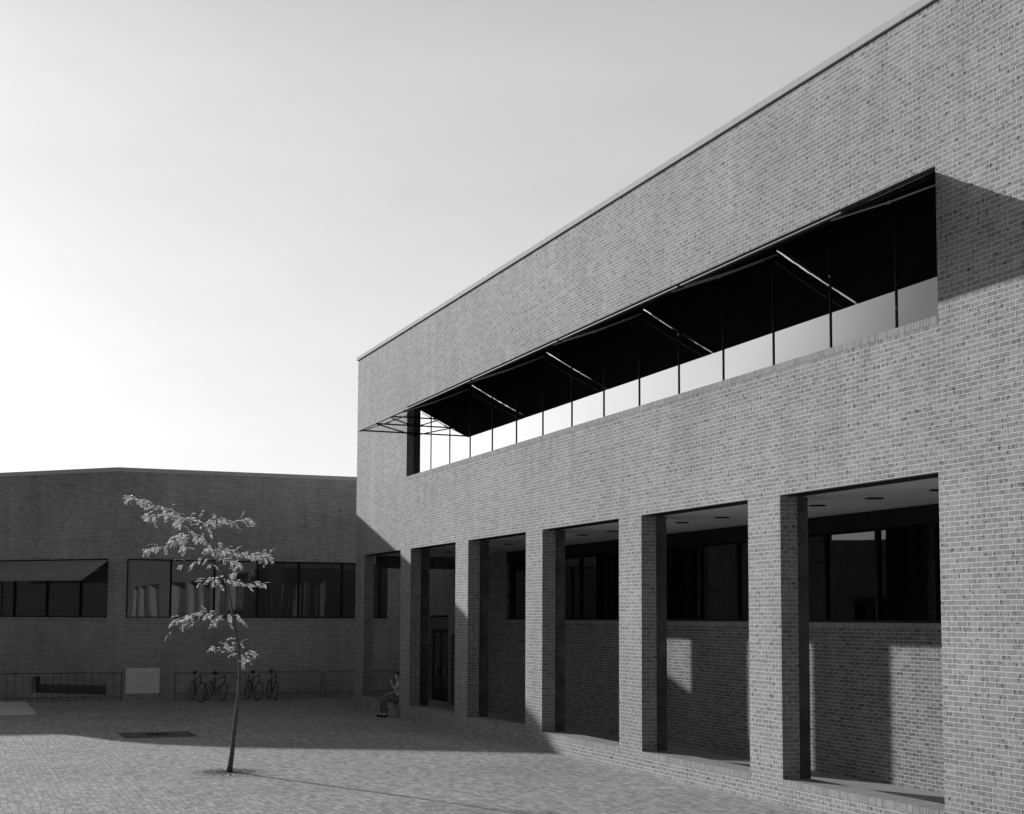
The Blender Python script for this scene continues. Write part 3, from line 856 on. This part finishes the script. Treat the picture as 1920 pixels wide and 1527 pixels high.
# local axes: -y = towards the plaza, x along the facade, z up; seat top at .30
UP = .09
hip = (.0, .10, .415 + UP, .115)
sp1 = (.0, .13, .60 + UP, .105); sp2 = (.0, .12, .78 + UP, (.135, .10)); nk = (.0, .085, .915 + UP, .055); nk2 = (.0, .06, .955 + UP, .05)
hd0 = (.0, .035, 1.01 + UP, .062); hd1 = (.0, .035, 1.075 + UP, .082); hd2 = (.0, .045, 1.135 + UP, .060)
shL = (-.155, .11, .845 + UP, .055); shR = (.155, .11, .845 + UP, .055)
# right forearm raised in front of the chest, left hand on the knee
elR = (.20, -.09, .70 + UP, .042); wrR = (.13, -.17, .88 + UP, .030); haR = (.10, -.16, .94 + UP, .030)
elL = (-.22, .04, .60 + UP, .042); wrL = (-.15, -.16, .56 + UP, .029); haL = (-.12, -.22, .555 + UP, .030)
ch = [[hip, sp1, sp2, nk, nk2, hd0, hd1, hd2], [sp2, shL, elL, wrL, haL], [sp2, shR, elR, wrR, haR]]
for s_, hp, kn, an, to in ((-1, (-.09, .04, .395 + UP, .09), (-.11, -.40, .505, .062), (-.10, -.36, .09, .045), (-.10, -.50, .035, .035)),
                           (1, (.09, .04, .395 + UP, .09), (.10, -.38, .505, .062), (.10, -.31, .09, .045), (.10, -.45, .035, .035))):
    ch.append([hip, hp, kn, an, to])
for base, dirs in ((haL, [(-.02, -.05, -.012), (0.0, -.058, -.014), (.018, -.056, -.014), (.034, -.046, -.012)]), (haR, [(-.028, -.01, .055), (-.01, -.012, .062), (.008, -.012, .06), (.024, -.008, .05)])):
    for d in dirs:
        m1 = (base[0] + d[0] * .6, base[1] + d[1] * .6, base[2] + d[2] * .6, .010)
        m2 = (base[0] + d[0] * 1.1, base[1] + d[1] * 1.25 - .003, base[2] + d[2] * 1.1 - .012, .009)
        ch.append([base, m1, m2])
    th = (base[0] + (.035 if base is haL else -.03), base[1] - .015, base[2] + .008, .011)
    ch.append([base, th])
skin('body', ch, M['skin'], pr)
# face: nose, brow and ears
fc = MB()
fc.add([(-.012, -.045, 1.045 + UP), (.012, -.045, 1.045 + UP), (0, -.068, 1.045 + UP), (0, -.048, 1.085 + UP)], [(0, 1, 2), (0, 2, 3), (1, 3, 2), (0, 3, 1)])
fc.build('nose', M['skin'], pr)
for sgn in (-1, 1):
    fc = MB(); fc.tube([(sgn * .080, .04, 1.04 + UP), (sgn * .088, .045, 1.085 + UP)], .012, 6); fc.build('ear', M['skin'], pr)
    fc = MB(); fc.tube([(sgn * .03 - .012, -.043, 1.082 + UP), (sgn * .03 + .012, -.043, 1.082 + UP)], .005, 5); fc.build('eye', M['hair'], pr)
fc = MB(); fc.tube([(-.02, -.040, 1.012 + UP), (.02, -.040, 1.012 + UP)], .004, 5); fc.build('mouth', M['mark'], pr)
skin('hair', [[(.0, .085, 1.02 + UP, .060), (.0, .085, 1.08 + UP, .082), (.0, .065, 1.145 + UP, .072), (.0, .01, 1.165 + UP, .045)]], M['hair'], pr)
skin('shirt', [[(.0, .10, .46 + UP, .128), (.0, .13, .60 + UP, .120), (.0, .12, .79 + UP, (.15, .115)), (.0, .09, .885 + UP, .075)],
               [(.0, .12, .79 + UP, (.15, .115)), (-.16, .11, .84 + UP, .066), (-.205, .065, .69 + UP, .058)],
               [(.0, .12, .79 + UP, (.15, .115)), (.16, .11, .84 + UP, .066), (.195, -.01, .74 + UP, .058)]], M['shirt'], pr)
skin('trousers', [[(.0, .10, .415 + UP, .125), (-.09, .04, .40 + UP, .10), (-.11, -.40, .505, .075), (-.105, -.385, .28, .068), (-.10, -.35, .10, .085)],
                  [(.0, .10, .415 + UP, .125), (.09, .04, .40 + UP, .10), (.10, -.38, .505, .075), (.10, -.35, .28, .068), (.10, -.30, .10, .085)]], M['trousers'], pr, sub=1)
for sx in (-.10, .10):
    dy = -.36 if sx < 0 else -.31
    skin('shoe', [[(sx, dy + .05, .045, .045), (sx, dy - .06, .045, .045), (sx, dy - .19, .032, .034)]], M['shoe'], pr, sub=1)

# ------------------------------------------------------------------ sun, sky, camera
SKY_POW, SKY_GAIN = .33, 4.35
tosun = Vector((-2.41, -1.0, .727)).normalized()
sd = bpy.data.lights.new('sun', 'SUN'); sd.energy = 4.65; sd.angle = R(.55); sd.color = (1, 1, 1)
so = bpy.data.objects.new('sun', sd); col.objects.link(so)
so.rotation_euler = tosun.to_track_quat('Z', 'Y').to_euler()
wd = bpy.data.worlds.new('World'); sc.world = wd; wd.use_nodes = True
nt = wd.node_tree; bg = nt.nodes['Background']
sky = nt.nodes.new('ShaderNodeTexSky'); sky.sky_type = 'NISHITA'; sky.sun_disc = False
sky.sun_elevation = math.asin(tosun.z); sky.sun_rotation = math.atan2(tosun.x, tosun.y)
sky.air_density = 1.0; sky.dust_density = 2.2; sky.ozone_density = 1.0
bwn = nt.nodes.new('ShaderNodeRGBToBW'); L(nt, sky.outputs[0], bwn.inputs[0])
# panchromatic film behind a filter: soften the glare round the sun, let the zenith go dark
sv = math_node(nt, 'POWER', bwn.outputs[0], SKY_POW)
sv = math_node(nt, 'MULTIPLY', sv, SKY_GAIN)
tcw = nt.nodes.new('ShaderNodeTexCoord'); sw = nt.nodes.new('ShaderNodeSeparateXYZ'); L(nt, tcw.outputs['Generated'], sw.inputs[0])
sv = math_node(nt, 'MULTIPLY', sv, ramp(nt, sw.outputs[2], .36, 1.0, .85, .25))
sv = math_node(nt, 'MULTIPLY', sv, ramp(nt, sw.outputs[2], .0, 1.12, .30, .94))
dp = nt.nodes.new('ShaderNodeVectorMath'); dp.operation = 'DOT_PRODUCT'; L(nt, tcw.outputs['Generated'], dp.inputs[0]); dp.inputs[1].default_value = tuple(tosun)
sv = math_node(nt, 'MULTIPLY', sv, ramp(nt, dp.outputs['Value'], -.25, .31, .62, 1.0))
sv = math_node(nt, 'MULTIPLY', sv, ramp(nt, sw.outputs[1], -.86, .15, -.66, 1.0))
au = math_node(nt, 'POWER', ramp(nt, dp.outputs['Value'], .966, 0.0, .986, 1.0), 1.2)
sv = math_node(nt, 'MULTIPLY', sv, math_node(nt, 'MULTIPLY_ADD', au, 1.7, 1.0))
mps = nt.nodes.new('ShaderNodeMapping'); mps.inputs['Scale'].default_value = (1.5, 1.5, 7); L(nt, tcw.outputs['Generated'], mps.inputs[0])
sv = math_node(nt, 'MULTIPLY', sv, ramp(nt, noise(nt, mps.outputs[0], 2.2, 6, .62), .3, .965, .7, 1.03))
L(nt, sv, bg.inputs[0]); bg.inputs[1].default_value = .10

P_ = [44.546060251299956, 11.997574631140816, 2.87232968473782, 1.1992857543316187, 0.07908659300897378, 0.004368847500784195, 2686.0364982651186, 944.5928498527027]
yaw, pit, rol = P_[3:6]
f = Vector((-math.sin(yaw) * math.cos(pit), math.cos(yaw) * math.cos(pit), math.sin(pit)))
r = Vector((math.cos(yaw), math.sin(yaw), 0)); u = r.cross(f)
r2 = r * math.cos(rol) + u * math.sin(rol); u2 = -r * math.sin(rol) + u * math.cos(rol)
cd = bpy.data.cameras.new('camera'); cam = bpy.data.objects.new('camera', cd); col.objects.link(cam)
cam.matrix_world = Matrix(((r2.x, u2.x, -f.x, P_[0]), (r2.y, u2.y, -f.y, -P_[1]), (r2.z, u2.z, -f.z, P_[2]), (0, 0, 0, 1)))
cd.sensor_width = 36; cd.lens = P_[6] / 1920 * 36; cd.shift_x = 0; cd.shift_y = (P_[7] - 763.5) / 1920
cd.clip_end = 3000; cd.clip_start = .1
sc.camera = cam
sc.view_settings.view_transform = 'Standard'; sc.view_settings.look = 'None'; sc.view_settings.exposure = 0
